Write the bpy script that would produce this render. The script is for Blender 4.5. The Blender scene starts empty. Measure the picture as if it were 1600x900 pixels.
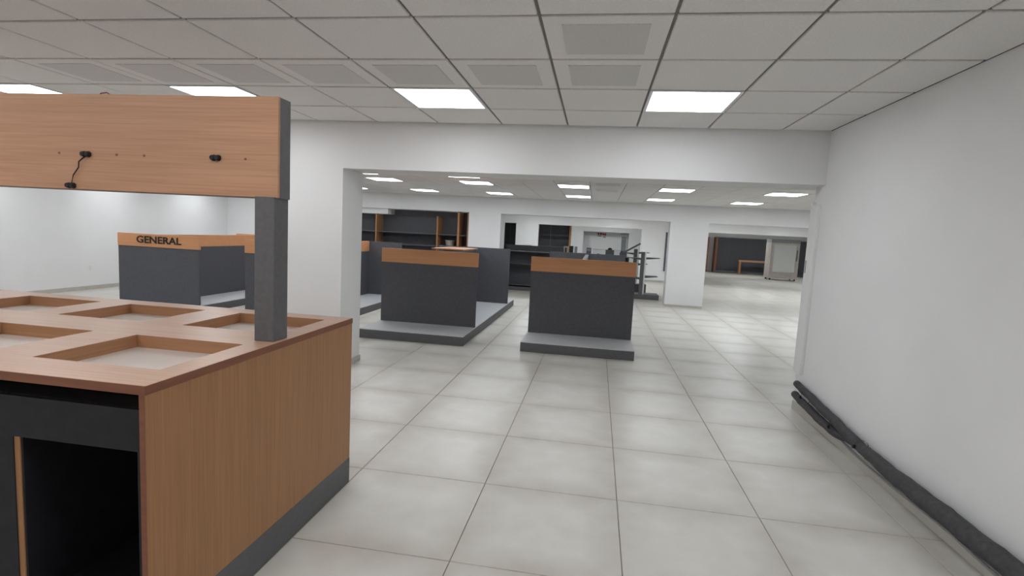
import bpy, bmesh, math, random
from mathutils import Vector, Matrix
random.seed(7)
S = bpy.context.scene
COL = S.collection

# ---------------------------------------------------------------- camera
YAW, PITCH, ROLL, FPX = 0.1531, -0.1028, 0.0522, 830.0
def camera_axes(yaw, pit, rol):
    cy, sy = math.cos(yaw), math.sin(yaw)
    f = Vector((-sy*math.cos(pit), cy*math.cos(pit), math.sin(pit)))
    r0 = Vector((cy, sy, 0)); u0 = r0.cross(f)
    return r0*math.cos(rol)+u0*math.sin(rol), -r0*math.sin(rol)+u0*math.cos(rol), f
cr, cu, cf = camera_axes(YAW, PITCH, ROLL)
CAM = Vector((0, 0, 1.51))
cd = bpy.data.cameras.new('camera'); cam = bpy.data.objects.new('camera', cd); COL.objects.link(cam)
cam.matrix_world = Matrix(((cr.x, cu.x, -cf.x, CAM.x), (cr.y, cu.y, -cf.y, CAM.y), (cr.z, cu.z, -cf.z, CAM.z), (0, 0, 0, 1)))
cd.sensor_width = 36; cd.lens = 36*FPX/1600; cd.clip_start = 0.05; cd.clip_end = 200
S.camera = cam
# ---------------------------------------------------------------- world, exposure
w = bpy.data.worlds.new('world'); S.world = w; w.use_nodes = True
w.node_tree.nodes['Background'].inputs[0].default_value = (0.8, 0.85, 0.9, 1)
w.node_tree.nodes['Background'].inputs[1].default_value = 0.05
S.view_settings.view_transform = 'Standard'; S.view_settings.look = 'None'
S.view_settings.gamma = 1; S.view_settings.use_curve_mapping = False
S.view_settings.exposure = 0.0
LAMP = 14.0          # radiance of the lit ceiling panels
LAMP_FAR = 29.0     # those of the farthest rooms
LAMP_FRONT = 11.8    # those of the front room

# ---------------------------------------------------------------- materials
def mat(name, col, rough=0.5, spec=0.5, metal=0.0, noise=None, bump=None, trans=None):
    """noise=(scale, amount, stretch xyz, distortion): colour variation; bump=(scale, strength)"""
    m = bpy.data.materials.new(name); m.use_nodes = True
    nt = m.node_tree; b = nt.nodes['Principled BSDF']
    b.inputs['Base Color'].default_value = (*col, 1); b.inputs['Roughness'].default_value = rough
    b.inputs['Specular IOR Level'].default_value = spec; b.inputs['Metallic'].default_value = metal
    tc = nt.nodes.new('ShaderNodeTexCoord')
    if noise:
        sc, amt, st = noise
        mp = nt.nodes.new('ShaderNodeMapping'); mp.inputs['Scale'].default_value = st
        nz = nt.nodes.new('ShaderNodeTexNoise'); nz.inputs['Scale'].default_value = sc; nz.inputs['Detail'].default_value = 5
        rp = nt.nodes.new('ShaderNodeValToRGB')
        rp.color_ramp.elements[0].position = 0.3; rp.color_ramp.elements[1].position = 0.7
        rp.color_ramp.elements[0].color = (*[c*(1-amt) for c in col], 1)
        rp.color_ramp.elements[1].color = (*[min(1, c*(1+amt)) for c in col], 1)
        nt.links.new(tc.outputs['Object'], mp.inputs[0]); nt.links.new(mp.outputs[0], nz.inputs['Vector'])
        nt.links.new(nz.outputs[0], rp.inputs[0]); nt.links.new(rp.outputs[0], b.inputs['Base Color'])
    if bump:
        n2 = nt.nodes.new('ShaderNodeTexNoise'); n2.inputs['Scale'].default_value = bump[0]; n2.inputs['Detail'].default_value = 4
        bp = nt.nodes.new('ShaderNodeBump'); bp.inputs['Strength'].default_value = bump[1]; bp.inputs['Distance'].default_value = 0.002
        nt.links.new(tc.outputs['Object'], n2.inputs['Vector']); nt.links.new(n2.outputs[0], bp.inputs['Height'])
        nt.links.new(bp.outputs[0], b.inputs['Normal'])
    return m
def wood(name, grain, dark, light, rough=0.45):
    """laminate: fine streaks along the grain axis with broad cathedral bands"""
    m = bpy.data.materials.new(name); m.use_nodes = True
    nt = m.node_tree; b = nt.nodes['Principled BSDF']; b.inputs['Roughness'].default_value = rough
    b.inputs['Specular IOR Level'].default_value = 0.35
    tc = nt.nodes.new('ShaderNodeTexCoord')
    def layer(sc, stretch, det):
        mp = nt.nodes.new('ShaderNodeMapping'); st = [1, 1, 1]; st[grain] = stretch
        mp.inputs['Scale'].default_value = st
        nz = nt.nodes.new('ShaderNodeTexNoise'); nz.inputs['Scale'].default_value = sc; nz.inputs['Detail'].default_value = det
        nt.links.new(tc.outputs['Object'], mp.inputs[0]); nt.links.new(mp.outputs[0], nz.inputs['Vector'])
        return nz
    a, c = layer(110, 0.022, 6), layer(14, 0.06, 3)
    mx = nt.nodes.new('ShaderNodeMix'); mx.data_type = 'FLOAT'; mx.inputs[0].default_value = 0.3
    nt.links.new(a.outputs[0], mx.inputs[2]); nt.links.new(c.outputs[0], mx.inputs[3])
    rp = nt.nodes.new('ShaderNodeValToRGB')
    rp.color_ramp.elements[0].position = 0.36; rp.color_ramp.elements[0].color = (*dark, 1)
    rp.color_ramp.elements[1].position = 0.62; rp.color_ramp.elements[1].color = (*light, 1)
    nt.links.new(mx.outputs[0], rp.inputs[0]); nt.links.new(rp.outputs[0], b.inputs['Base Color'])
    return m
def emit(name, col, strength):
    m = bpy.data.materials.new(name); m.use_nodes = True; nt = m.node_tree
    nt.nodes.remove(nt.nodes['Principled BSDF'])
    e = nt.nodes.new('ShaderNodeEmission'); e.inputs[0].default_value = (*col, 1); e.inputs[1].default_value = strength
    nt.links.new(e.outputs[0], nt.nodes['Material Output'].inputs[0]); return m
def glass(name, col, alpha_mix):
    m = bpy.data.materials.new(name); m.use_nodes = True; nt = m.node_tree
    p = nt.nodes['Principled BSDF']; p.inputs['Base Color'].default_value = (*col, 1); p.inputs['Roughness'].default_value = 0.1
    t = nt.nodes.new('ShaderNodeBsdfTransparent'); mx = nt.nodes.new('ShaderNodeMixShader'); mx.inputs[0].default_value = alpha_mix
    nt.links.new(t.outputs[0], mx.inputs[1]); nt.links.new(p.outputs[0], mx.inputs[2])
    nt.links.new(mx.outputs[0], nt.nodes['Material Output'].inputs[0]); return m
def floor_tile_mat():
    """pale porcelain: cloudy, turning beige towards the joints of each tile"""
    m = bpy.data.materials.new('porcelain_tile'); m.use_nodes = True; nt = m.node_tree
    b = nt.nodes['Principled BSDF']; L = nt.links.new
    geo = nt.nodes.new('ShaderNodeNewGeometry'); tc = nt.nodes.new('ShaderNodeTexCoord')
    n1 = nt.nodes.new('ShaderNodeTexNoise'); n1.inputs['Scale'].default_value = 1.6; n1.inputs['Detail'].default_value = 4
    L(geo.outputs['Position'], n1.inputs['Vector'])
    sub = nt.nodes.new('ShaderNodeVectorMath'); sub.operation = 'ABSOLUTE'; L(tc.outputs['Object'], sub.inputs[0])
    sp = nt.nodes.new('ShaderNodeSeparateXYZ'); L(sub.outputs[0], sp.inputs[0])
    mxm = nt.nodes.new('ShaderNodeMath'); mxm.operation = 'MAXIMUM'; L(sp.outputs[0], mxm.inputs[0]); L(sp.outputs[1], mxm.inputs[1])
    mr = nt.nodes.new('ShaderNodeMapRange'); mr.inputs[1].default_value = 0.2; mr.inputs[2].default_value = 0.39
    mr.inputs[3].default_value = 0; mr.inputs[4].default_value = 0.85; L(mxm.outputs[0], mr.inputs[0])
    ad = nt.nodes.new('ShaderNodeMath'); ad.operation = 'MULTIPLY'; L(mr.outputs[0], ad.inputs[0]); L(n1.outputs[0], ad.inputs[1])
    n2 = nt.nodes.new('ShaderNodeTexNoise'); n2.inputs['Scale'].default_value = 6; n2.inputs['Detail'].default_value = 6
    L(geo.outputs['Position'], n2.inputs['Vector'])
    m3 = nt.nodes.new('ShaderNodeMath'); m3.operation = 'MULTIPLY_ADD'; m3.inputs[1].default_value = 0.5; L(n2.outputs[0], m3.inputs[0]); L(ad.outputs[0], m3.inputs[2])
    rp = nt.nodes.new('ShaderNodeValToRGB'); rp.color_ramp.elements[0].position = 0.15; rp.color_ramp.elements[1].position = 0.75
    rp.color_ramp.elements[0].color = (0.72, 0.71, 0.67, 1); rp.color_ramp.elements[1].color = (0.56, 0.53, 0.48, 1)
    L(m3.outputs[0], rp.inputs[0]); L(rp.outputs[0], b.inputs['Base Color'])
    b.inputs['Roughness'].default_value = 0.34; b.inputs['Specular IOR Level'].default_value = 0.4
    return m
WALL = mat('wall_paint', (0.80, 0.80, 0.805), 0.75, 0.2, noise=(1.3, 0.025, (1, 1, 1)), bump=(60, 0.05))
CEIL = mat('ceiling_board', (0.80, 0.785, 0.77), 0.9, 0.1, noise=(90, 0.05, (1, 1, 1)))
CEILDARK = mat('ceiling_void', (0.26, 0.25, 0.245), 0.9, 0.1, noise=(9, 0.05, (1, 1, 1)))
PERF = mat('perforated_metal', (0.64, 0.63, 0.62), 0.6, 0.3, noise=(300, 0.25, (1, 1, 1)))
TILE = floor_tile_mat()
GROUT = mat('grout', (0.26, 0.235, 0.20), 0.9, 0.1, noise=(8, 0.15, (1, 1, 1)))
SKIRT = mat('skirting_tile', (0.50, 0.475, 0.44), 0.35, 0.4, noise=(5, 0.05, (1, 1, 1)))
WOODX = wood('wood_laminate_flat', 0, (0.45, 0.24, 0.14), (0.55, 0.305, 0.185), 0.42)
WOODT = wood('wood_laminate_top_lit', 0, (0.46, 0.275, 0.18), (0.55, 0.345, 0.235), 0.36)  # same laminate as the tray walls, paled for the ceiling's sheen on it
WOODY = wood('wood_laminate_cross_shaded', 1, (0.36, 0.18, 0.09), (0.44, 0.225, 0.12))  # cross-grain tray walls: tabletop laminate darkened to stand in for recess shade
WOODW = wood('wood_laminate_inner_shaded', 0, (0.36, 0.18, 0.09), (0.44, 0.225, 0.12))  # long tray walls: tabletop laminate with the recess shade put into its colour
WOODB = wood('wood_laminate_band', 0, (0.60, 0.28, 0.125), (0.68, 0.335, 0.165))
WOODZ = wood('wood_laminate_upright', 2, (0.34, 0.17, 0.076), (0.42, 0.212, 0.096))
EDGE = mat('wood_edging', (0.24, 0.095, 0.055), 0.5, 0.3, noise=(30, 0.12, (0.1, 0.1, 1)))
DARK = mat('charcoal_laminate', (0.088, 0.089, 0.101), 0.5, 0.4, noise=(45, 0.12, (1, 1, 1)))
DECK = mat('grey_deck_toplit', (0.58, 0.595, 0.62), 0.42, 0.5, noise=(30, 0.06, (1, 1, 1)))  # light grey deck, paled further for the light its top catches
KICK = mat('grey_kick', (0.115, 0.115, 0.12), 0.5, 0.4, noise=(30, 0.08, (1, 1, 1)))
POSTM = mat('post_grey', (0.118, 0.113, 0.117), 0.45, 0.5, noise=(40, 0.1, (1, 1, 1)))
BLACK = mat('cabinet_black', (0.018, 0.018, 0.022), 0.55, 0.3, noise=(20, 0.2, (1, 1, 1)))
TRAY = mat('tray_lining', (0.62, 0.55, 0.50), 0.3, 0.5, noise=(6, 0.04, (1, 1, 1)))
RUBBER = mat('pipe_foam', (0.062, 0.060, 0.064), 0.7, 0.3, noise=(40, 0.25, (1, 1, 1)), bump=(70, 0.5))
GREYPVC = mat('grey_cable', (0.30, 0.30, 0.30), 0.5, 0.4, noise=(40, 0.1, (1, 1, 1)))
STEEL = mat('rack_steel', (0.70, 0.71, 0.72), 0.35, 0.5, 0.0, noise=(40, 0.08, (1, 1, 1)))
WHITE = mat('white_plastic', (0.80, 0.80, 0.80), 0.4, 0.5, noise=(20, 0.02, (1, 1, 1)))
FRAMEW = mat('lamp_frame', (0.75, 0.76, 0.78), 0.4, 0.4, noise=(20, 0.02, (1, 1, 1)))
INK = mat('black_print', (0.025, 0.022, 0.02), 0.6, 0.3, noise=(30, 0.1, (1, 1, 1)))
RED = mat('red_print', (0.30, 0.03, 0.03), 0.6, 0.3, noise=(30, 0.1, (1, 1, 1)))
BEIGE = mat('cooler_shell', (0.50, 0.45, 0.41), 0.5, 0.4, noise=(6, 0.1, (1, 1, 1)))
CARD = mat('carton', (0.33, 0.30, 0.26), 0.7, 0.2, noise=(12, 0.15, (1, 1, 1)))
GREY = mat('grey_tin', (0.28, 0.29, 0.30), 0.5, 0.4, noise=(12, 0.12, (1, 1, 1)))
DOORG = mat('door_bluegrey', (0.10, 0.115, 0.14), 0.3, 0.5, noise=(6, 0.1, (1, 1, 1)))
PANE = glass('clear_pane', (0.8, 0.85, 0.85), 0.15)
COOLGL = glass('misted_glass', (0.85, 0.86, 0.84), 0.7)
LITX = emit('panel_glow_far', (0.92, 0.97, 1.0), LAMP_FAR)
LIT = emit('panel_glow', (0.93, 0.97, 1.0), LAMP)
LITF = emit('panel_glow_front', (0.95, 0.975, 1.0), LAMP_FRONT)

# ---------------------------------------------------------------- helpers
def mesh_obj(name, bm, m, parent=None, loc=(0, 0, 0), smooth=False):
    me = bpy.data.meshes.new(name)
    bmesh.ops.recalc_face_normals(bm, faces=bm.faces)
    bm.to_mesh(me); bm.free()
    for x in (m if isinstance(m, (list, tuple)) else [m]): me.materials.append(x)
    if smooth:
        for p in me.polygons: p.use_smooth = True
    o = bpy.data.objects.new(name, me); COL.objects.link(o); o.location = loc
    if parent: o.parent = parent
    return o
def add_box(bm, a, b, bev=0.0):
    vs = [bm.verts.new((x, y, z)) for x in (a[0], b[0]) for y in (a[1], b[1]) for z in (a[2], b[2])]
    fs = [bm.faces.new([vs[i] for i in q]) for q in ((0, 1, 3, 2), (4, 6, 7, 5), (0, 4, 5, 1), (2, 3, 7, 6), (0, 2, 6, 4), (1, 5, 7, 3))]
    if bev:
        es = list({e for f in fs for e in f.edges})
        bmesh.ops.bevel(bm, geom=es, offset=bev, segments=1, affect='EDGES', profile=0.5)
def box(name, a, b, m, parent=None, bev=0.0):
    bm = bmesh.new(); add_box(bm, a, b, bev)
    return mesh_obj(name, bm, m, parent)
def boxes(name, lst, m, parent=None, bev=0.0):
    bm = bmesh.new()
    for a, b in lst: add_box(bm, a, b, bev)
    return mesh_obj(name, bm, m, parent)
def add_tube(bm, pts, r, n=10):
    rings = []
    for i, p in enumerate(pts):
        p = Vector(p)
        d = (Vector(pts[min(i+1, len(pts)-1)])-Vector(pts[max(i-1, 0)])).normalized()
        up = Vector((0, 0, 1)) if abs(d.z) < 0.9 else Vector((1, 0, 0))
        s = d.cross(up).normalized(); t = s.cross(d)
        rr = r(i) if callable(r) else r
        rings.append([bm.verts.new(p+s*rr*math.cos(2*math.pi*k/n)+t*rr*math.sin(2*math.pi*k/n)) for k in range(n)])
    for a, b in zip(rings, rings[1:]):
        for k in range(n): bm.faces.new((a[k], a[(k+1) % n], b[(k+1) % n], b[k]))
    bm.faces.new(rings[0]); bm.faces.new(rings[-1])
def tube(name, pts, r, m, parent=None, n=10):
    bm = bmesh.new(); add_tube(bm, pts, r, n)
    return mesh_obj(name, bm, m, parent, smooth=True)
def thing(name, label, cat, loc=(0, 0, 0), group=None):
    o = bpy.data.objects.new(name, None); COL.objects.link(o); o.location = loc
    o.empty_display_size = 0.1
    return tag(o, label, cat, group)
def tag(o, label, cat, group=None):
    o['label'] = label; o['category'] = cat
    if group: o['group'] = group
    return o
def struct(o):
    o['kind'] = 'structure'; return o
def copy_tree(o, parent=None):
    c = o.copy(); COL.objects.link(c)
    if parent: c.parent = parent
    for ch in list(o.children): copy_tree(ch, c)
    return c
def text(name, s, size, m, parent, loc, rot=(math.pi/2, 0, 0), ext=0.002, bold=0.0, sx=1.0):
    cu_ = bpy.data.curves.new(name, 'FONT'); cu_.body = s; cu_.size = size; cu_.extrude = ext; cu_.offset = bold
    cu_.align_x = 'LEFT'; cu_.align_y = 'CENTER'; cu_.materials.append(m); cu_.resolution_u = 3
    tmp = bpy.data.objects.new('tmp', cu_)
    COL.objects.link(tmp)
    me = bpy.data.meshes.new_from_object(tmp.evaluated_get(bpy.context.evaluated_depsgraph_get()))
    bpy.data.objects.remove(tmp); bpy.data.curves.remove(cu_)
    o = bpy.data.objects.new(name, me); COL.objects.link(o); o.parent = parent
    o.location = loc; o.rotation_euler = rot; o.scale = (sx, 1, 1)
    return o
def px(p):
    d = Vector(p)-CAM; z = d.dot(cf)
    if z < 0.1: return None
    return 800+FPX*d.dot(cr)/z, 450-FPX*d.dot(cu)/z

# ---------------------------------------------------------------- the rooms: sizes
XL, XR, Y0, YB = -9.65, 1.94, -3.6, 5.085       # front room
ZC = 2.53                                        # its ceiling
BD = 0.46                                        # depth of the first beam and pillar
BZ = 2.07                                        # underside of the first beam
X2R, Y2, ZC2 = 7.2, 12.75, 2.35                  # second room
HZ = 1.965                                       # underside of the second header
Y3, Y5 = 20.0, 30.2
XFR = 12.5

# ---------------------------------------------------------------- floor
T = 0.7834; FX, FY = -1.3515, 1.4515
floor = struct(box('floor', (XL-0.2, Y0-0.1, -0.12), (XFR, Y5+0.1, -0.006), GROUT))
def tile_bm(bm, cx, cy, wx, wy, z0, z1, g, ch, gy=None):
    hx, hy = wx/2-g, wy/2-(g if gy is None else gy)
    b = [bm.verts.new((cx+sx*hx, cy+sy*hy, z0)) for sx, sy in ((-1, -1), (1, -1), (1, 1), (-1, 1))]
    c = [bm.verts.new((cx+sx*hx, cy+sy*hy, z1-ch*(1 if z1 > z0 else -1))) for sx, sy in ((-1, -1), (1, -1), (1, 1), (-1, 1))]
    d = [bm.verts.new((cx+sx*(hx-abs(ch)), cy+sy*(hy-abs(ch)), z1)) for sx, sy in ((-1, -1), (1, -1), (1, 1), (-1, 1))]
    for k in range(4):
        bm.faces.new((b[k], b[(k+1) % 4], c[(k+1) % 4], c[k])); bm.faces.new((c[k], c[(k+1) % 4], d[(k+1) % 4], d[k]))
    bm.faces.new(d); bm.faces.new(list(reversed(b)))
bm = bmesh.new(); tile_bm(bm, 0, 0, T, T, -0.006, 0.0, 0.0022, 0.0015)
proto = mesh_obj('floor_tile', bm, TILE, floor); tme = proto.data
cells = []
for i in range(-11, 18):
    for j in range(-6, 37):
        x, y = FX+(i+0.5)*T, FY+(j+0.5)*T
        if not (XL-0.1 < x < XFR-0.4 and Y0 < y < Y5-0.3): continue
        if y < Y2 and x > X2R: continue
        if y < YB and x > XR+0.3: continue
        p = px((x, y, 0)); size = 0
        if p and -80 < p[0] < 1680 and -80 < p[1] < 1000 and y < 12.5 and x > -5: size = 1/max((Vector((x, y, 0))-CAM).length, .1)
        cells.append((size, x, y))
cells.sort(reverse=True)
used = 0; bmr = bmesh.new()
for size, x, y in cells:
    if size > 0 and used < 230:
        o = proto if used == 0 else proto.copy()
        if used: COL.objects.link(o)
        o.location = (x, y, random.uniform(-0.0006, 0.0)); used += 1
    else:
        tile_bm(bmr, x, y, T, T, -0.006, 0.0, 0.0022, 0.0015)
o = mesh_obj('distant_floor_tiles', bmr, TILE, floor); o['kind'] = 'stuff'

# ---------------------------------------------------------------- ceilings
def ceiling(z, x0, x1, y0, y1, t, ox, oy, lit, perf, detail, gap):
    """suspended ceiling: a void slab, one board per grid cell, some with a perforated centre; lit = set of cells left to lamps"""
    c = struct(box('ceiling', (x0, y0, z+0.012), (x1, y1, z+0.16), CEILDARK))
    cache = {}
    pm = None
    i0, i1 = math.floor((x0-ox)/t), math.ceil((x1-ox)/t); j0, j1 = math.floor((y0-oy)/t), math.ceil((y1-oy)/t)
    rest = bmesh.new(); nrest = 0
    for i in range(i0, i1):
        for j in range(j0, j1):
            if (i, j) in lit: continue
            a, b = max(x0, ox+i*t), min(x1, ox+(i+1)*t); cc, d = max(y0, oy+j*t), min(y1, oy+(j+1)*t)
            wx, wy = b-a, d-cc
            if wx < 0.03 or wy < 0.03: continue
            cx, cy = (a+b)/2, (cc+d)/2
            if not detail(cx, cy):
                tile_bm(rest, cx, cy, wx, wy, z+0.012, z, gap, 0.004); nrest += 1; continue
            key = (round(wx, 3), round(wy, 3))
            if key not in cache:
                bm = bmesh.new(); tile_bm(bm, 0, 0, wx, wy, 0.012, 0.0, gap, 0.004, gap*1.7)
                o = mesh_obj('ceiling_tile', bm, CEIL, c); cache[key] = o.data
            else:
                o = bpy.data.objects.new('ceiling_tile', cache[key]); COL.objects.link(o); o.parent = c
            o.location = (cx, cy, z+random.uniform(-0.001, 0.001))
            if (i, j) in perf:
                if pm is None:
                    bm = bmesh.new(); add_box(bm, (-t*0.34, -t*0.34, -0.003), (t*0.34, t*0.34, 0.002)); p = mesh_obj('perforated_panel', bm, PERF, o); pm = p.data
                else:
                    p = bpy.data.objects.new('perforated_panel', pm); COL.objects.link(p); p.parent = o
    if nrest:
        o = mesh_obj('unseen_ceiling_tiles', rest, CEIL, c); o['kind'] = 'stuff'
    else: rest.free()
    return c
LAMPME = {}
def lamp(x, y, z, t, label, m, group):
    o = thing('ceiling_light', label, 'light', (x, y, z), group)
    h = t/2-0.006
    if ('f', t) not in LAMPME:
        bm = bmesh.new(); f = 0.022
        add_box(bm, (-h, -h, -0.004), (-h+f, h, 0.012)); add_box(bm, (h-f, -h, -0.004), (h, h, 0.012))
        add_box(bm, (-h+f, -h, -0.004), (h-f, -h+f, 0.012)); add_box(bm, (-h+f, h-f, -0.004), (h-f, h, 0.012))
        LAMPME['f', t] = mesh_obj('frame', bm, FRAMEW, o).data
    else:
        q = bpy.data.objects.new('frame', LAMPME['f', t]); COL.objects.link(q); q.parent = o
    key = ('d', t, m.name)
    if key not in LAMPME:
        bm = bmesh.new(); add_box(bm, (-h+0.022, -h+0.022, 0.0), (h-0.022, h-0.022, 0.008)); LAMPME[key] = mesh_obj('diffuser', bm, m, o).data
    else:
        q = bpy.data.objects.new('diffuser', LAMPME[key]); COL.objects.link(q); q.parent = o
    return o
TC = 0.625; CX0, CY0 = -1.588, 1.9696
front = {(0, 3): 'square ceiling light panel of the front room, over the left half of the wide opening',
         (3, 3): 'square ceiling light panel of the front room nearest the bare right wall',
         (-3, 3): 'square ceiling light panel just above the right half of the wooden header board',
         (-6, 3): 'square ceiling light panel above the far left of the wooden header board'}
hidden = [(i, j) for j in (-2, -7) for i in (-12, -9, -6, -3, 0, 3)]+[(i, 3) for i in (-9, -12)]
perf = {(2, 1), (2, 2), (1, 2), (0, 2), (-1, 2), (-2, 2), (-3, 2), (-4, 2)}
ceiling(ZC, XL, XR, Y0, YB, TC, CX0, CY0, set(front) | set(hidden), perf, lambda x, y: y > 2.2, 0.0085)
for (i, j), lb in front.items():
    lamp(CX0+(i+0.5)*TC, CY0+(j+0.5)*TC, ZC, TC, lb, LITF, 'ceiling lights of the front room')
for i, j in hidden:
    lamp(CX0+(i+0.5)*TC, CY0+(j+0.5)*TC, ZC, TC, 'ceiling light out of view, row %s, %s' % ({3: 'along the beam', -2: 'over the counter', -7: 'behind the viewer'}[j], {3: 'by the right wall', 0: 'second from the right wall', -3: 'third from the right wall', -6: 'fourth from the right wall', -9: 'second from the left wall', -12: 'by the left wall'}[i]), LITF, 'ceiling lights out of view')
T2 = 0.5633; C2X, C2Y = -0.45-T2/2, 9.2-T2/2
ords = ['leftmost', 'second from the left', 'third from the left', 'fourth from the left', 'fifth from the left', 'sixth from the left', 'seventh from the left']
lit2 = {}
for k, i in enumerate((-6, -3, 0, 3, 6)): lit2[(i, 0)] = 'ceiling light past the opening, nearer full row, %s' % ords[k]
for k, i in enumerate((-9, -6, -3, 0, 3, 6)): lit2[(i, 4)] = 'ceiling light past the opening, row along the second header, %s' % ords[k]
lit2[(-6, -2)] = 'sliver of ceiling light showing under the beam beside the left pillar'
lit2[(-3, -2)] = 'sliver of ceiling light showing just under the middle of the beam'
hid2 = [(-12, 4), (-15, 4), (-9, 0), (-12, 0), (-15, 0), (9, 4), (9, 0), (12, 0), (-9, -4), (-12, -4), (-15, -4)]
ceiling(ZC2, XL, X2R, YB+BD, Y2, T2, C2X, C2Y, set(lit2) | set(hid2), {(1, -1), (1, 1)}, lambda x, y: y > 7.9 and -6 < x < 4.9, 0.004)
for (i, j), lb in lit2.items():
    lamp(C2X+(i+0.5)*T2, C2Y+(j+0.5)*T2, ZC2, T2, lb, LIT, 'ceiling lights past the opening')
for n_, (i, j) in enumerate(hid2):
    lamp(C2X+(i+0.5)*T2, C2Y+(j+0.5)*T2, ZC2, T2, 'ceiling light past the opening, hidden from here by beam or pillar', LIT, 'ceiling lights out of view')
struct(box('ceiling', (XL-2, Y2+0.02, ZC2+0.01), (XFR, Y5, ZC2+0.16), CEIL))
for x, y in ((-5.2, 15.6), (-2.1, 16.2), (0.6, 16.2), (0.6, 18.6), (-2.1, 18.6), (4.2, 16), (6.5, 16), (4.2, 18.5), (6.5, 18.5), (-1.5, 22), (0.6, 22.3), (7, 23), (9.5, 23), (7, 27), (9.5, 27), (4.6, 27)):
    lamp(x, y, ZC2, T2, 'square ceiling light out of view in the farthest rooms', LITX, 'ceiling lights out of view')

# ---------------------------------------------------------------- walls
PX0, PX1 = -3.36, -2.56
struct(box('wall_right', (XR, Y0, 0), (XR+0.2, YB+0.2, ZC), WALL))
struct(box('wall_left', (XL-0.2, Y0, 0), (XL, Y5, ZC), WALL))
struct(box('wall_rear', (XL-0.2, Y0-0.2, 0), (XR+0.2, Y0, ZC), WALL))
struct(box('wall_middle', (XL, YB, BZ), (XR, YB+BD, ZC+0.1), WALL))                 # beam over the two openings
struct(box('wall_pillar', (PX0, YB, 0), (PX1, YB+BD, BZ), WALL))
struct(box('wall_room_front', (XR+0.2, YB, 0), (X2R+0.2, YB+0.2, ZC), WALL))
struct(box('wall_room_right', (X2R, YB+0.2, 0), (X2R+0.2, Y2, ZC), WALL))
WT = 0.35
AL, AR, BL, BR, CL, CR = -6.7, -3.12, -2.33, 1.65, 2.50, 6.4
for nm, a, b in (('wall_far_left', (XL, Y2, 0), (AL, Y2+WT, ZC2+.1)), ('wall_far_pillar', (AR, Y2, 0), (BL, Y2+WT, HZ)),
                 ('wall_far_pillar_right', (BR, Y2, 0), (CL, Y2+WT, HZ)), ('wall_far_right', (CR, Y2, 0), (XFR, Y2+WT, ZC2+.1)),
                 ('wall_far_header', (AL, Y2, HZ), (CR, Y2+WT, ZC2+.1))):
    struct(box(nm, a, b, WALL))
struct(box('wall_soffit', (AL, Y2+0.12, 1.83), (-5.25, Y2+WT, HZ), WALL))
# third wall, with its openings
for nm, a, b in (('wall_third_left', (XL, Y3, 0), (-3.52, Y3+.25, ZC2+.1)), ('wall_third_pillar', (-3.05, Y3, 0), (-2.2, Y3+.25, 1.9)),
                 ('wall_third_header', (-3.52, Y3, 1.9), (XFR, Y3+.25, ZC2+.1)), ('wall_third_right', (1.60, Y3, 0), (3.9, Y3+.25, 1.9))):
    struct(box(nm, a, b, WALL))
struct(box('wall_partition', (3.7, Y3+.25, 0), (3.9, Y5, ZC2+.1), WALL))
# fourth wall with a shallow niche
for nm, a, b in (('wall_fourth_left', (XL, 24, 0), (-0.61, 24.15, ZC2+.1)), ('wall_fourth_right', (1.38, 24, 0), (3.7, 24.15, ZC2+.1)),
                 ('wall_fourth_header', (-0.61, 24, 1.77), (1.38, 24.15, ZC2+.1)), ('wall_niche', (-0.8, 24.6, 0), (1.6, 24.75, ZC2))):
    struct(box(nm, a, b, WALL))
struct(box('wall_back', (XL, Y5, 0), (XFR, Y5+0.2, ZC2+.1), WALL))
struct(box('wall_far_side', (XFR, Y2, 0), (XFR+0.2, Y5+0.2, ZC2+.1), WALL))
# skirting
def skirt(nm, a, b): struct(box(nm, a, b, SKIRT, None, 0.002))
skirt('baseboard_right', (XR-0.012, Y0+.02, 0), (XR-0.0005, YB+0.19, 0.075))
skirt('baseboard_left', (XL+0.0005, Y0+.02, 0), (XL+0.012, Y2-.02, 0.075))
skirt('baseboard_pillar', (PX1+0.0005, YB-0.012, 0), (PX1+0.012, YB+BD+0.012, 0.06))
skirt('baseboard_middle', (PX0, YB-0.012, 0), (PX1, YB-0.0005, 0.06))
skirt('baseboard_far_pillar', (BR, Y2-0.012, 0), (CL, Y2-0.0005, 0.05))
skirt('baseboard_third', (1.62, Y3-0.012, 0), (3.5, Y3-0.0005, 0.07))
# lining strip on the right jamb, short of the floor
t = struct(box('trim_1', (XR-0.03, YB+0.035, 0.36), (XR-0.0005, YB+0.2, 1.90), WALL, None, 0.003))
box('lit_top_edge', (XR-0.034, YB+0.15, 1.90), (XR-0.0005, YB+0.2, 1.925), WHITE, t)  # white box standing in for the brightly lit top edge of the lining
box('latch_slot', (XR-0.034, YB+0.16, 1.285), (XR-0.029, YB+0.178, 1.40), GREY, t)

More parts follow.
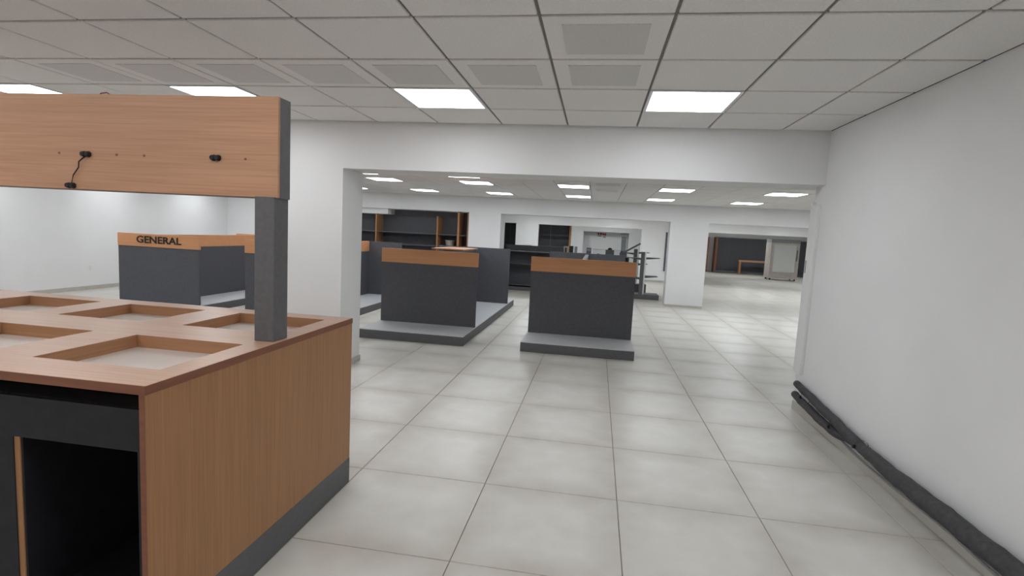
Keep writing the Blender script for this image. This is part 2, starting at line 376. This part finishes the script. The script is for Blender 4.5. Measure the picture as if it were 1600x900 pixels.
# ---------------------------------------------------------------- gondolas
GW, GL, GH, GB = 1.44, 4.3, 1.2, 0.13
def gondola(label, x, near_text=None, far_text=None, far_band=False, spine_band=False):
    """island shelving: low platform, a cross panel near each end and a spine between; origin at the front right corner of the base"""
    r = thing('island_gondola', label, 'display shelving', (x, 6.68, 0), 'island gondolas in a row past the opening')
    boxes('platform', [((-GW, 0.0, 0.0), (0, GL, GB-0.012))], KICK, r, 0.002)
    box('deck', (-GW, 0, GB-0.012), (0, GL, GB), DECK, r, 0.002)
    def end(y, band, txt, tx):
        p = box('end_panel', (-GW+0.005, y, GB), (-0.005, y+0.03, GH-(0.2 if band else 0)), DARK, r, 0.0015)
        if band:
            w_ = box('wood_band', (-GW, y-0.006, GH-0.2), (0, y+0.036, GH), WOODB, p, 0.0015)
            if txt: text('lettering', txt, 0.152, INK, p, (tx, y-0.009, GH-0.095), bold=0.004, sx=1.22)
    end(0.70, True, near_text, -GW+0.34)
    end(3.52, far_band, far_text, -GW+0.12)
    s = box('spine', (-GW/2-0.03, 0.73, GB), (-GW/2+0.03, 3.52, GH-(0.2 if spine_band else 0.02)), DARK, r)
    if spine_band: box('spine_band', (-GW/2-0.036, 0.736, GH-0.2), (-GW/2+0.036, 3.515, GH), WOODB, s)
    return r
gondola('charcoal island gondola with wood band, nearest the stretch of open floor', 0.555)
gondola('charcoal island gondola with a loose board on top and wide grey platform', -1.645)
gondola('charcoal island gondola half hidden behind the white pillar and the counter post', -3.85, spine_band=True)
gondola('charcoal island gondola lettered GENERAL on its wood band, behind the counter', -6.065, 'GENERAL', 'C', True, True)
o = box('wooden_board', (-2.50, 7.9, GH+0.0005), (-2.0, 8.9, GH+0.022), WOODX, None, 0.002)
tag(o, 'loose wooden board lying on top of a wide-platform island gondola', 'board')

# ---------------------------------------------------------------- front counter
K = thing('display_counter', 'long wood and charcoal display counter with recessed trays and a raised wooden header board', 'counter', (-1.35, 1.41, 0))
KL, KD, KH = 3.1, 1.42, 0.98      # length to the left, depth, height
xs = [-KL, -2.75, -2.25, -2.03, -1.53, -1.33, -0.84, -0.62, -0.105, 0.0]
ys = [0.0, 0.17, 0.61, 0.87, 1.30, KD]
bm = bmesh.new()
cols = list(zip(xs, xs[1:])); rows = list(zip(ys, ys[1:]))
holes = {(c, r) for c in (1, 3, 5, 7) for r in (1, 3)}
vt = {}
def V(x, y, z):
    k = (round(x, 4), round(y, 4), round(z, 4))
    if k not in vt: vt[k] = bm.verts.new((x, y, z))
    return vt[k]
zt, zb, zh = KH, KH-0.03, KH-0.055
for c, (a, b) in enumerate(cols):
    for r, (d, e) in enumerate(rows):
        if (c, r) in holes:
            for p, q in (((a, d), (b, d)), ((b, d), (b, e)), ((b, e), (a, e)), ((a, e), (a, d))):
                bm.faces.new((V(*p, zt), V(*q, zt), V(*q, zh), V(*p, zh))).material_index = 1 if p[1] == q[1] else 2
        else:
            bm.faces.new((V(a, d, zt), V(b, d, zt), V(b, e, zt), V(a, e, zt)))
for i in range(len(xs)-1):
    for y in (ys[0], ys[-1]): bm.faces.new((V(xs[i], y, zt), V(xs[i+1], y, zt), V(xs[i+1], y, zb), V(xs[i], y, zb)))
for j in range(len(ys)-1):
    for x in (xs[0], xs[-1]): bm.faces.new((V(x, ys[j], zt), V(x, ys[j+1], zt), V(x, ys[j+1], zb), V(x, ys[j], zb)))
for c, (a, b) in enumerate(cols):
    for r, (d, e) in enumerate(rows):
        if (c, r) not in holes: bm.faces.new((V(a, d, zb), V(a, e, zb), V(b, e, zb), V(b, d, zb)))
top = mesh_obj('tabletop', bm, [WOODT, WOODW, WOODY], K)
box('front_edging', (-KL, -0.0015, zb), (0.001, -0.0002, zt-0.001), EDGE, top)
box('side_edging', (0.0002, 0, zb), (0.0015, KD, zt-0.001), EDGE, top)
for c in (7, 5, 3, 1):
    for r in (1, 3):
        a, b = cols[c]; d, e = rows[r]
        box('tray', (a-0.004, d-0.004, zh-0.008), (b+0.004, e+0.004, zh), TRAY, K)
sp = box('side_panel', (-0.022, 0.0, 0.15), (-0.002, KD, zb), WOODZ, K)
box('edge_strip', (-0.022, -0.0015, 0.0), (-0.002, -0.0002, zb), EDGE, sp)
box('plinth', (-0.022, 0.0, 0.0), (0.0, KD, 0.15), KICK, K, 0.001)
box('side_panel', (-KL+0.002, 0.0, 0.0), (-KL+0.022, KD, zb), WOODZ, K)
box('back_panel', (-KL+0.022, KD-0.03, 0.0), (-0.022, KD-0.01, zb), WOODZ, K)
# cupboard fronts: dark rails and stiles around open bays
FYK = 0.012
box('front_rail', (-KL+0.022, FYK, 0.757), (-0.022, FYK+0.02, 0.895), BLACK, K, 0.001)
box('bottom_rail', (-KL+0.022, FYK, 0.0), (-0.022, FYK+0.02, 0.16), BLACK, K, 0.001)
bays = [(-0.488, -0.045), (-1.12, -0.60), (-1.85, -1.27), (-2.55, -2.0), (-3.03, -2.7)]
prev = -0.022
for a, b in bays:
    box('stile', (b, FYK, 0.16), (prev, FYK+0.02, 0.757), BLACK, K, 0.001); prev = a-0.025
    box('partition', (a-0.034, FYK+0.004, 0.16), (a-0.004, 0.75, 0.80), WOODZ, K, 0.001) if a > -3 else None
    box('partition_lining', (a-0.004, FYK+0.008, 0.16), (a+0.004, 0.75, 0.80), BLACK, K) if a > -3 else None
box('stile', (-KL+0.022, FYK, 0.16), (prev, FYK+0.02, 0.757), BLACK, K, 0.001)
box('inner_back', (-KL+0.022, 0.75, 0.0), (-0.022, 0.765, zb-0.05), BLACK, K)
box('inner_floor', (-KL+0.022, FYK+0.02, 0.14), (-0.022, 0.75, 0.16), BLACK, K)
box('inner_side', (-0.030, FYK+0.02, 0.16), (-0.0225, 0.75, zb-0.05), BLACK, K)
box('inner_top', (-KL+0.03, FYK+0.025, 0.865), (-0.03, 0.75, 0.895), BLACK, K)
for (x, y, z) in ((-0.25, 0.748, 0.33), (-0.032, 0.30, 0.52)):
    bm = bmesh.new(); bmesh.ops.create_uvsphere(bm, u_segments=8, v_segments=6, radius=0.010); q = mesh_obj('cam_screw', bm, GREY, K, (x, y, z), True)
# post and header board
def post(x): return box('post', (x, 0.695, KH), (x+0.093, 0.800, 1.61), POSTM, K, 0.002)
post(-0.113); post(-2.95)
hb = box('header_board', (-KL, 0.722, 1.605), (-0.012, 0.800, 2.03), POSTM, K, 0.002)
box('wood_face', (-KL, 0.708, 1.607), (-0.012, 0.722, 2.03), WOODX, hb, 0.001)
def clip(x, z):
    bm = bmesh.new()
    for dx in (-0.011, 0.011):
        bmesh.ops.create_cone(bm, cap_ends=True, segments=12, radius1=0.014, radius2=0.010, depth=0.016,
                              matrix=Matrix.Translation((x+dx, 0.700, z)) @ Matrix.Rotation(math.pi/2, 4, 'X'))
    add_box(bm, (x-0.024, 0.702, z-0.008), (x+0.024, 0.708, z+0.008))
    mesh_obj('cable_clip', bm, BLACK, hb)
clip(-0.955, 1.765); clip(-0.305, 1.768); clip(-1.04, 1.622); clip(-1.62, 1.765)
tube('wire', [(-0.957, 0.703, 1.757), (-0.985, 0.696, 1.73), (-0.99, 0.699, 1.705), (-1.02, 0.700, 1.67), (-1.035, 0.703, 1.63)], 0.0028, INK, hb, 6)
for x in (-0.80, -0.66, -0.165, -1.1):
    bm = bmesh.new(); bmesh.ops.create_cone(bm, cap_ends=True, segments=10, radius1=0.006, radius2=0.005, depth=0.003,
                                            matrix=Matrix.Translation((x, 0.7072, 1.767)) @ Matrix.Rotation(math.pi/2, 4, 'X'))
    mesh_obj('screw_cap', bm, EDGE, hb)
tube('loose_wire_end', [(-0.93, 0.75, 2.031), (-0.91, 0.745, 2.043), (-0.88, 0.745, 2.046), (-0.86, 0.75, 2.033)], 0.003, EDGE, hb, 6)

# ---------------------------------------------------------------- pipes along the right wall
def spline(keys, n):
    """Catmull-Rom through rows of numbers"""
    out = []
    for k in range(len(keys)-1):
        p0, p1, p2, p3 = keys[max(k-1, 0)], keys[k], keys[k+1], keys[min(k+2, len(keys)-1)]
        for q in range(n):
            t = q/n
            out.append([0.5*(2*b+(c-a)*t+(2*a-5*b+4*c-d)*t*t+(3*b-a-3*c+d)*t**3) for a, b, c, d in zip(p0, p1, p2, p3)])
    out.append(list(keys[-1])); return out
t = thing('pipe_bundle', 'pair of black foam-covered pipes tied together along the foot of the right wall', 'pipes', (XR, 5.1, 0))
UP = [(-0.045, 0.02, 0.272, 0.031), (-0.045, -0.35, 0.243, 0.033), (-0.055, -0.87, 0.205, 0.036), (-0.068, -1.24, 0.184, 0.037), (-0.072, -1.65, 0.172, 0.045),
      (-0.070, -2.05, 0.173, 0.050), (-0.066, -2.45, 0.171, 0.049), (-0.068, -2.9, 0.172, 0.052), (-0.07, -3.4, 0.165, 0.05), (-0.07, -4.4, 0.16, 0.05), (-0.07, -5.6, 0.16, 0.05)]
LO = [(-0.060, 0.0, 0.178, 0.032), (-0.062, -0.35, 0.152, 0.032), (-0.060, -0.80, 0.130, 0.031), (-0.040, -1.1, 0.150, 0.024), (-0.026, -1.5, 0.15, 0.02), (-0.022, -2.5, 0.15, 0.018), (-0.022, -4.4, 0.15, 0.018)]
for keys in (UP, LO):
    sp_ = spline(keys, 8)
    pts = [(p[0]+0.002*math.sin(9*k), p[1], p[2]+0.003*math.sin(0.9*k+1)) for k, p in enumerate(sp_)]
    rad = [p[3]+0.0012*math.sin(1.7*k) for k, p in enumerate(sp_)]
    q = tube('foam_sleeve', pts, lambda i: rad[i], RUBBER, t, 14)
    tube('pipe_core', [Vector(pts[0])+Vector((0, 0.025, 0)), pts[0], pts[1]], 0.011, STEEL, q, 8)
def tie(y, z, rx, rz, x):
    bm = bmesh.new()
    ring = [(x+rx*math.cos(2*math.pi*k/16), z+rz*math.sin(2*math.pi*k/16)) for k in range(16)]
    a = [bm.verts.new((p, y-0.006, q)) for p, q in ring]; b = [bm.verts.new((p, y+0.006, q)) for p, q in ring]
    for k in range(16): bm.faces.new((a[k], a[(k+1) % 16], b[(k+1) % 16], b[k]))
    add_box(bm, (x-rx-0.012, y-0.01, z-0.012), (x-rx+0.004, y+0.01, z+0.012))
    mesh_obj('cable_tie', bm, BLACK, t)
tie(-0.83, 0.170, 0.042, 0.076, -0.058); tie(-1.26, 0.184, 0.045, 0.045, -0.066); tie(-0.22, 0.215, 0.040, 0.074, -0.05)
CB = [(-0.050, -0.90, 0.117), (-0.030, -1.07, 0.074), (-0.030, -1.5, 0.066), (-0.030, -1.85, 0.074), (-0.030, -2.13, 0.080), (-0.030, -2.4, 0.068), (-0.030, -3.0, 0.055), (-0.030, -4.2, 0.06)]
q = tube('thin_cable', spline(CB, 6), 0.008, GREYPVC, t, 8); q['label'] = 'thin grey cable drooping under the pipes'

# ---------------------------------------------------------------- socket
s = thing('wall_socket', 'small white socket low on the far left wall', 'socket', (XL, 8.9, 0.42))
box('plate', (0.0005, -0.045, -0.045), (0.010, 0.045, 0.045), WHITE, s, 0.002)
box('insert', (0.010, -0.022, -0.022), (0.013, 0.022, 0.022), WHITE, s)

# ---------------------------------------------------------------- wall shelving in the left far opening
def wall_shelving(label, x0, x1, y, depth, h, ups, shelves, edge=WOODZ, uw=0.035, bottom=0.0):
    r = thing('wall_shelving', label, 'shelving', (x0, y, bottom))
    W = x1-x0
    n = max(1, round(W/0.9))
    for k in range(n): box('back_board', (W*k/n+0.002, depth-0.02, 0), (W*(k+1)/n-0.002, depth, h), DARK, r)
    for u in ups: box('upright', (u-x0-uw/2, 0, 0), (u-x0+uw/2, depth-0.021, h), edge, r, 0.002)
    cuts = [x0]+list(ups)+[x1]
    for z in shelves: box('shelf', (0.02, 0.03, z), (W-0.02, depth-0.021, z+0.022), DARK, r)
    box('plinth', (0, 0.02, 0), (W, depth-0.021, 0.1), KICK, r)
    return r
wall_shelving('charcoal wall shelving with wooden uprights filling the left far opening', AL+0.02, AR-0.005, Y2+0.12, 0.45, HZ-0.14,
              (-5.56, -3.95), (0.5, 1.075, 1.37)).location.z = 0
ws = [o for o in COL.objects if o.name.startswith('wall_shelving')][0]
for a in (-3.40, -3.15): box('upright', (a-ws.location.x-0.03, -0.02, 0), (a-ws.location.x+0.02, 0.42, HZ-0.005), WOODZ, ws, 0.002)
box('top_board', (1.45, 0.40, HZ-0.14), (3.54, 0.43, HZ-0.005), DARK, ws)
t = thing('paint_bucket', 'small grey bucket standing on the shelf beside the far pillar', 'bucket', (-3.66, Y2+0.30, 1.0975))
bm = bmesh.new(); add_tube(bm, [(0, 0, 0), (0, 0, 0.13)], lambda i: 0.095+0.015*i, 14); mesh_obj('pail', bm, CARD, t, smooth=False)
bm = bmesh.new(); add_tube(bm, [(0, 0, 0.13), (0, 0, 0.15)], 0.118, 14); mesh_obj('lid', bm, GREY, t)

# ---------------------------------------------------------------- low shelving behind the gondolas
u = thing('low_shelving', 'low charcoal shelving run with small boxes on top, behind the island gondolas', 'shelving', (-2.45, 13.95, 0))
UW = 3.30
for k in range(4): box('back_board', (UW*k/4+0.001, 0.42, 0.1), (UW*(k+1)/4-0.001, 0.44, 1.03 if k > 1 else 1.2), DARK, u)
for x in (0.0, UW/2-0.015, UW-0.03): box('side_panel', (x, 0.02, 0.1), (x+0.03, 0.42, 1.03), DARK, u)
for z in (1.03, 0.70, 0.14): box('shelf', (0.0, 0.0, z), (UW, 0.419, z+0.02), KICK, u, 0.001)
box('plinth', (0, 0.04, 0), (UW, 0.42, 0.1), KICK, u)
def small(name, label, cat, x, w_, h, m, y=14.1, d=0.1):
    t = thing(name, label, cat, (x, y, 1.051)); box('body', (-w_/2, -d/2, 0), (w_/2, d/2, h), m, t, 0.004); return t
t = small('carton', 'pale small carton, first of the items on the low shelving', 'box', -0.79, 0.12, 0.19, CARD); box('label_patch', (-0.02, -0.052, 0.03), (0.02, -0.0505, 0.15), INK, t)
t = small('carton', 'black upright box between two pale cartons on the low shelving', 'box', -0.65, 0.10, 0.20, BLACK); box('flap', (-0.05, -0.05, 0.2), (0.05, 0.05, 0.206), KICK, t)
t = small('carton', 'narrow pale carton right of the black box on the low shelving', 'box', -0.53, 0.07, 0.19, GREY); box('flap', (-0.035, -0.05, 0.19), (0.035, 0.05, 0.196), CARD, t)
t = small('carton', 'dark blue-grey box standing alone mid-way on the low shelving', 'box', -0.19, 0.13, 0.18, DOORG); box('label_patch', (-0.05, -0.052, 0.10), (0.05, -0.0505, 0.15), GREY, t)
t = small('carton', 'wide dark box with a domed cap on the low shelving', 'box', 0.35, 0.22, 0.16, DARK)
bm = bmesh.new(); bmesh.ops.create_uvsphere(bm, u_segments=14, v_segments=8, radius=0.06); q = mesh_obj('dome', bm, BLACK, t, (0, 0, 0.165), True); q.scale = (1, 0.8, 0.8)
t = small('carton', 'dark box at the right end of the low shelving, under the slanted bar', 'box', 0.70, 0.16, 0.14, DARK); box('flap', (-0.08, -0.05, 0.14), (0.08, 0.05, 0.147), KICK, t)
t = thing('crumpled_wrap', 'small dark crumpled wrap lying on the low shelving', 'wrap', (0.06, 14.08, 1.051))
bm = bmesh.new(); bmesh.ops.create_icosphere(bm, subdivisions=2, radius=0.05)
for v in bm.verts: v.co *= random.uniform(0.7, 1.25); v.co.z = abs(v.co.z)*0.9
mesh_obj('wrap', bm, BLACK, t)
t = thing('flat_packet', 'flat grey packet lying beside the cartons on the low shelving', 'packet', (-0.40, 14.05, 1.051))
box('packet_body', (-0.08, -0.06, 0), (0.1, 0.06, 0.035), KICK, t, 0.006)
t = thing('clear_panel', 'thin clear panel standing on edge behind the boxes on the low shelving', 'panel', (-0.1, 14.28, 1.051))
box('pane', (0, -0.003, 0), (0.9, 0.003, 0.15), PANE, t); box('top_edge', (0, -0.004, 0.15), (0.9, 0.004, 0.158), GREY, t)
t = thing('paper_slip', 'small pale slip lying on the raised back of the low shelving', 'paper', (-1.83, 14.38, 1.2005))
box('slip', (-0.1, -0.06, 0), (0.1, 0.05, 0.025), WHITE, t, 0.003)
t = thing('slanted_bar', 'grey metal bar leaning up at a slant from the end of the low shelving', 'bar', (0.62, 13.98, 1.06))
bm = bmesh.new(); add_box(bm, (0.0, -0.02, -0.022), (0.50, 0.02, 0.022), 0.003)
bmesh.ops.rotate(bm, verts=bm.verts, cent=(0, 0, 0), matrix=Matrix.Rotation(-math.radians(32), 3, 'Y'))
bmesh.ops.translate(bm, verts=bm.verts, vec=(0.06, 0, 0.09)); mesh_obj('bar', bm, KICK, t)
box('foot', (-0.02, -0.03, -0.008), (0.14, 0.03, 0.10), DARK, t, 0.004)

# ---------------------------------------------------------------- bare shelf rack
r = thing('shelf_rack', 'bare steel upright shelf rack with empty shelves on a grey base, beside the pillar', 'rack', (1.25, 13.85, 0))
box('base', (-0.25, 0, 0), (0.40, 0.55, 0.125), KICK, r, 0.004)
box('base', (-0.30, 1.25, 0), (0.18, 1.6, 0.28), KICK, r, 0.004)
for px_, py, h in ((-0.06, 0.02, 1.21), (-0.16, 1.28, 1.25)):
    box('upright', (px_-0.055, py+0.005, 0.0), (px_+0.04, py+0.05, h), KICK, r, 0.003)
    box('upright', (px_+0.04, py, 0.0), (px_+0.075, py+0.055, h), STEEL, r, 0.003)
def bracket(x0, x1, y, z, s=1):
    bm = bmesh.new()
    for yy in (y, y+0.25):
        pass
    vs = [bm.verts.new(p) for p in ((x0, y, z), (x1, y, z), (x1, y, z-0.012), (x0, y, z-0.05), (x0, y+0.3, z), (x1, y+0.3, z), (x1, y+0.3, z-0.012), (x0, y+0.3, z-0.05))]
    for q in ((0, 1, 2, 3), (7, 6, 5, 4), (0, 4, 5, 1), (1, 5, 6, 2), (2, 6, 7, 3), (3, 7, 4, 0)): bm.faces.new([vs[i] for i in q])
    mesh_obj('shelf', bm, DARK, r)
bracket(0.02, 0.36, 0.03, 1.07); bracket(0.02, 0.34, 0.03, 0.60); bracket(-0.11, -0.40, 0.03, 1.05); bracket(-0.11, -0.36, 0.03, 0.55)
bracket(-0.08, 0.22, 1.29, 1.17); bracket(-0.08, 0.18, 1.29, 0.85); bracket(-0.22, -0.5, 1.29, 1.14); bracket(-0.22, -0.5, 1.29, 0.55)

# ---------------------------------------------------------------- far rooms
wall_shelving('tall charcoal wall shelving with a wooden end, seen behind the farthest white pillar', -4.3, -1.02, Y3+0.9, 0.45, 2.0, (-1.05,), (0.6, 1.05, 1.5), uw=0.06)
d = struct(box('door_1', (2.45, Y3-0.03, 0.42), (3.2, Y3-0.001, 1.83), DOORG, None, 0.004)); box('door_frame', (2.41, Y3-0.02, 0.38), (2.445, Y3-0.001, 1.88), WHITE, d)
d = struct(box('door_2', (1.02, 24.54, 0), (1.36, 24.595, 1.72), WHITE, None, 0.004)); box('door_window', (1.09, 24.53, 0.95), (1.30, 24.539, 1.6), GREY, d)
t = thing('wall_sign', 'small red and dark printed sign high on the farthest white wall', 'sign', (0.0, 24.585, 1.5))
box('board', (0, 0, 0), (0.40, 0.013, 0.24), WHITE, t)
for k, (a, b, c, e, m) in enumerate(((0.01, .10, .14, .23, RED), (.12, .20, .14, .23, INK), (.22, .30, .13, .22, RED), (.31, .39, .12, .22, RED), (.02, .20, .07, .10, INK), (.26, .38, .02, .08, GREY))):
    box('printed_mark', (a, -0.004, c), (b, -0.0005, e), m, t)
# right-hand far room
ws2 = wall_shelving('long dark wall shelving with wooden edges along the farthest back wall, behind the cooler', 6.22, 9.6, 29.6, 0.5, 1.87, (6.28, 9.55), (), uw=0.10, edge=EDGE)
box('bottom_rail', (0, -0.01, 0.02), (3.38, 0.018, 0.10), KICK, ws2)
t = thing('open_wood_table', 'low open wooden frame standing against the long dark wall shelving', 'table', (7.42, 29.35, 0))
for a, b in (((0, 0, 0), (0.10, 0.2, 0.64)), ((1.40, 0, 0), (1.50, 0.2, 0.64))): box('leg', a, b, WOODZ, t, 0.003)
box('top_rail', (0, 0, 0.64), (1.5, 0.2, 0.73), WOODX, t, 0.003)
wall_shelving('narrow dark shelf end with brown edge in the gap beside the right far pillar', 4.4, 5.88, 29.6, 0.5, 1.86, (5.84,), (), uw=0.09, edge=EDGE)
wall_shelving('dark shelf panel showing to the right of the glass cooler', 10.3, 11.6, 29.6, 0.5, 1.86, (), ())
f = thing('glass_cooler', 'beige glass-fronted cooler cabinet on castors standing out on the far floor', 'cooler', (8.35, 25.8, 0))
F = 1.86
def fp(name, a, b, m, p, bev=0.004): return box(name, a, b, m, p, bev)
fp('base', (-0.50, 0, 0.08), (0.72, 0.75, 0.30), BEIGE, f)
fp('side_panel', (-0.50, 0.0, 0.30), (-0.44, 0.75, F-0.16), BEIGE, f)
fp('side_panel', (0.66, 0.0, 0.30), (0.72, 0.75, F-0.16), BEIGE, f)
fp('back_panel', (-0.44, 0.70, 0.30), (0.66, 0.75, F-0.16), WHITE, f)
fp('top', (-0.50, 0, F-0.16), (0.72, 0.75, F), GREY, f)
fp('inner_shelf', (-0.43, 0.08, 0.75), (0.65, 0.69, 0.77), WHITE, f); fp('inner_shelf', (-0.43, 0.08, 1.2), (0.65, 0.69, 1.22), WHITE, f)
dr = fp('door', (-0.43, 0.01, 0.31), (0.65, 0.03, F-0.17), COOLGL, f, 0)
boxes('door_frame', [((-0.44, -0.01, 0.30), (-0.36, 0.01, F-0.16)), ((0.58, -0.01, 0.30), (0.66, 0.01, F-0.16)), ((-0.36, -0.01, 0.30), (0.58, 0.01, 0.38)), ((-0.36, -0.01, F-0.24), (0.58, 0.01, F-0.16))], BEIGE, dr)
box('handle', (0.60, -0.05, 0.9), (0.63, -0.011, 1.4), KICK, dr)
for x in (-0.42, 0.64):
    for y in (0.08, 0.66):
        bm = bmesh.new(); add_tube(bm, [(x-0.025, y, 0.045), (x+0.025, y, 0.045)], 0.045, 10); mesh_obj('castor', bm, BLACK, f)
# ---------------------------------------------------------------- scraps on the floor
def scrap(label, x, y, s, seed):
    rnd = random.Random(seed); bm = bmesh.new(); n = 9
    v0 = [bm.verts.new((s*rnd.uniform(.5, 1)*math.cos(2*math.pi*k/n), 0.5*s*rnd.uniform(.4, 1)*math.sin(2*math.pi*k/n), 0.0005)) for k in range(n)]
    c = bm.verts.new((0, 0, 0.004))
    for k in range(n): bm.faces.new((v0[k], v0[(k+1) % n], c))
    bm.faces.new(list(reversed(v0)))
    tag(mesh_obj('floor_scrap', bm, GROUT, None, (x, y, 0)), label, 'scrap', 'scraps on the floor')
scrap('tiny brown scrap on the floor tiles in front of the counter end', -0.545, 1.74, 0.018, 1)
scrap('tiny brown scrap alone in the middle of the nearest whole floor tile', 0.0, 1.0, 0.02, 2)
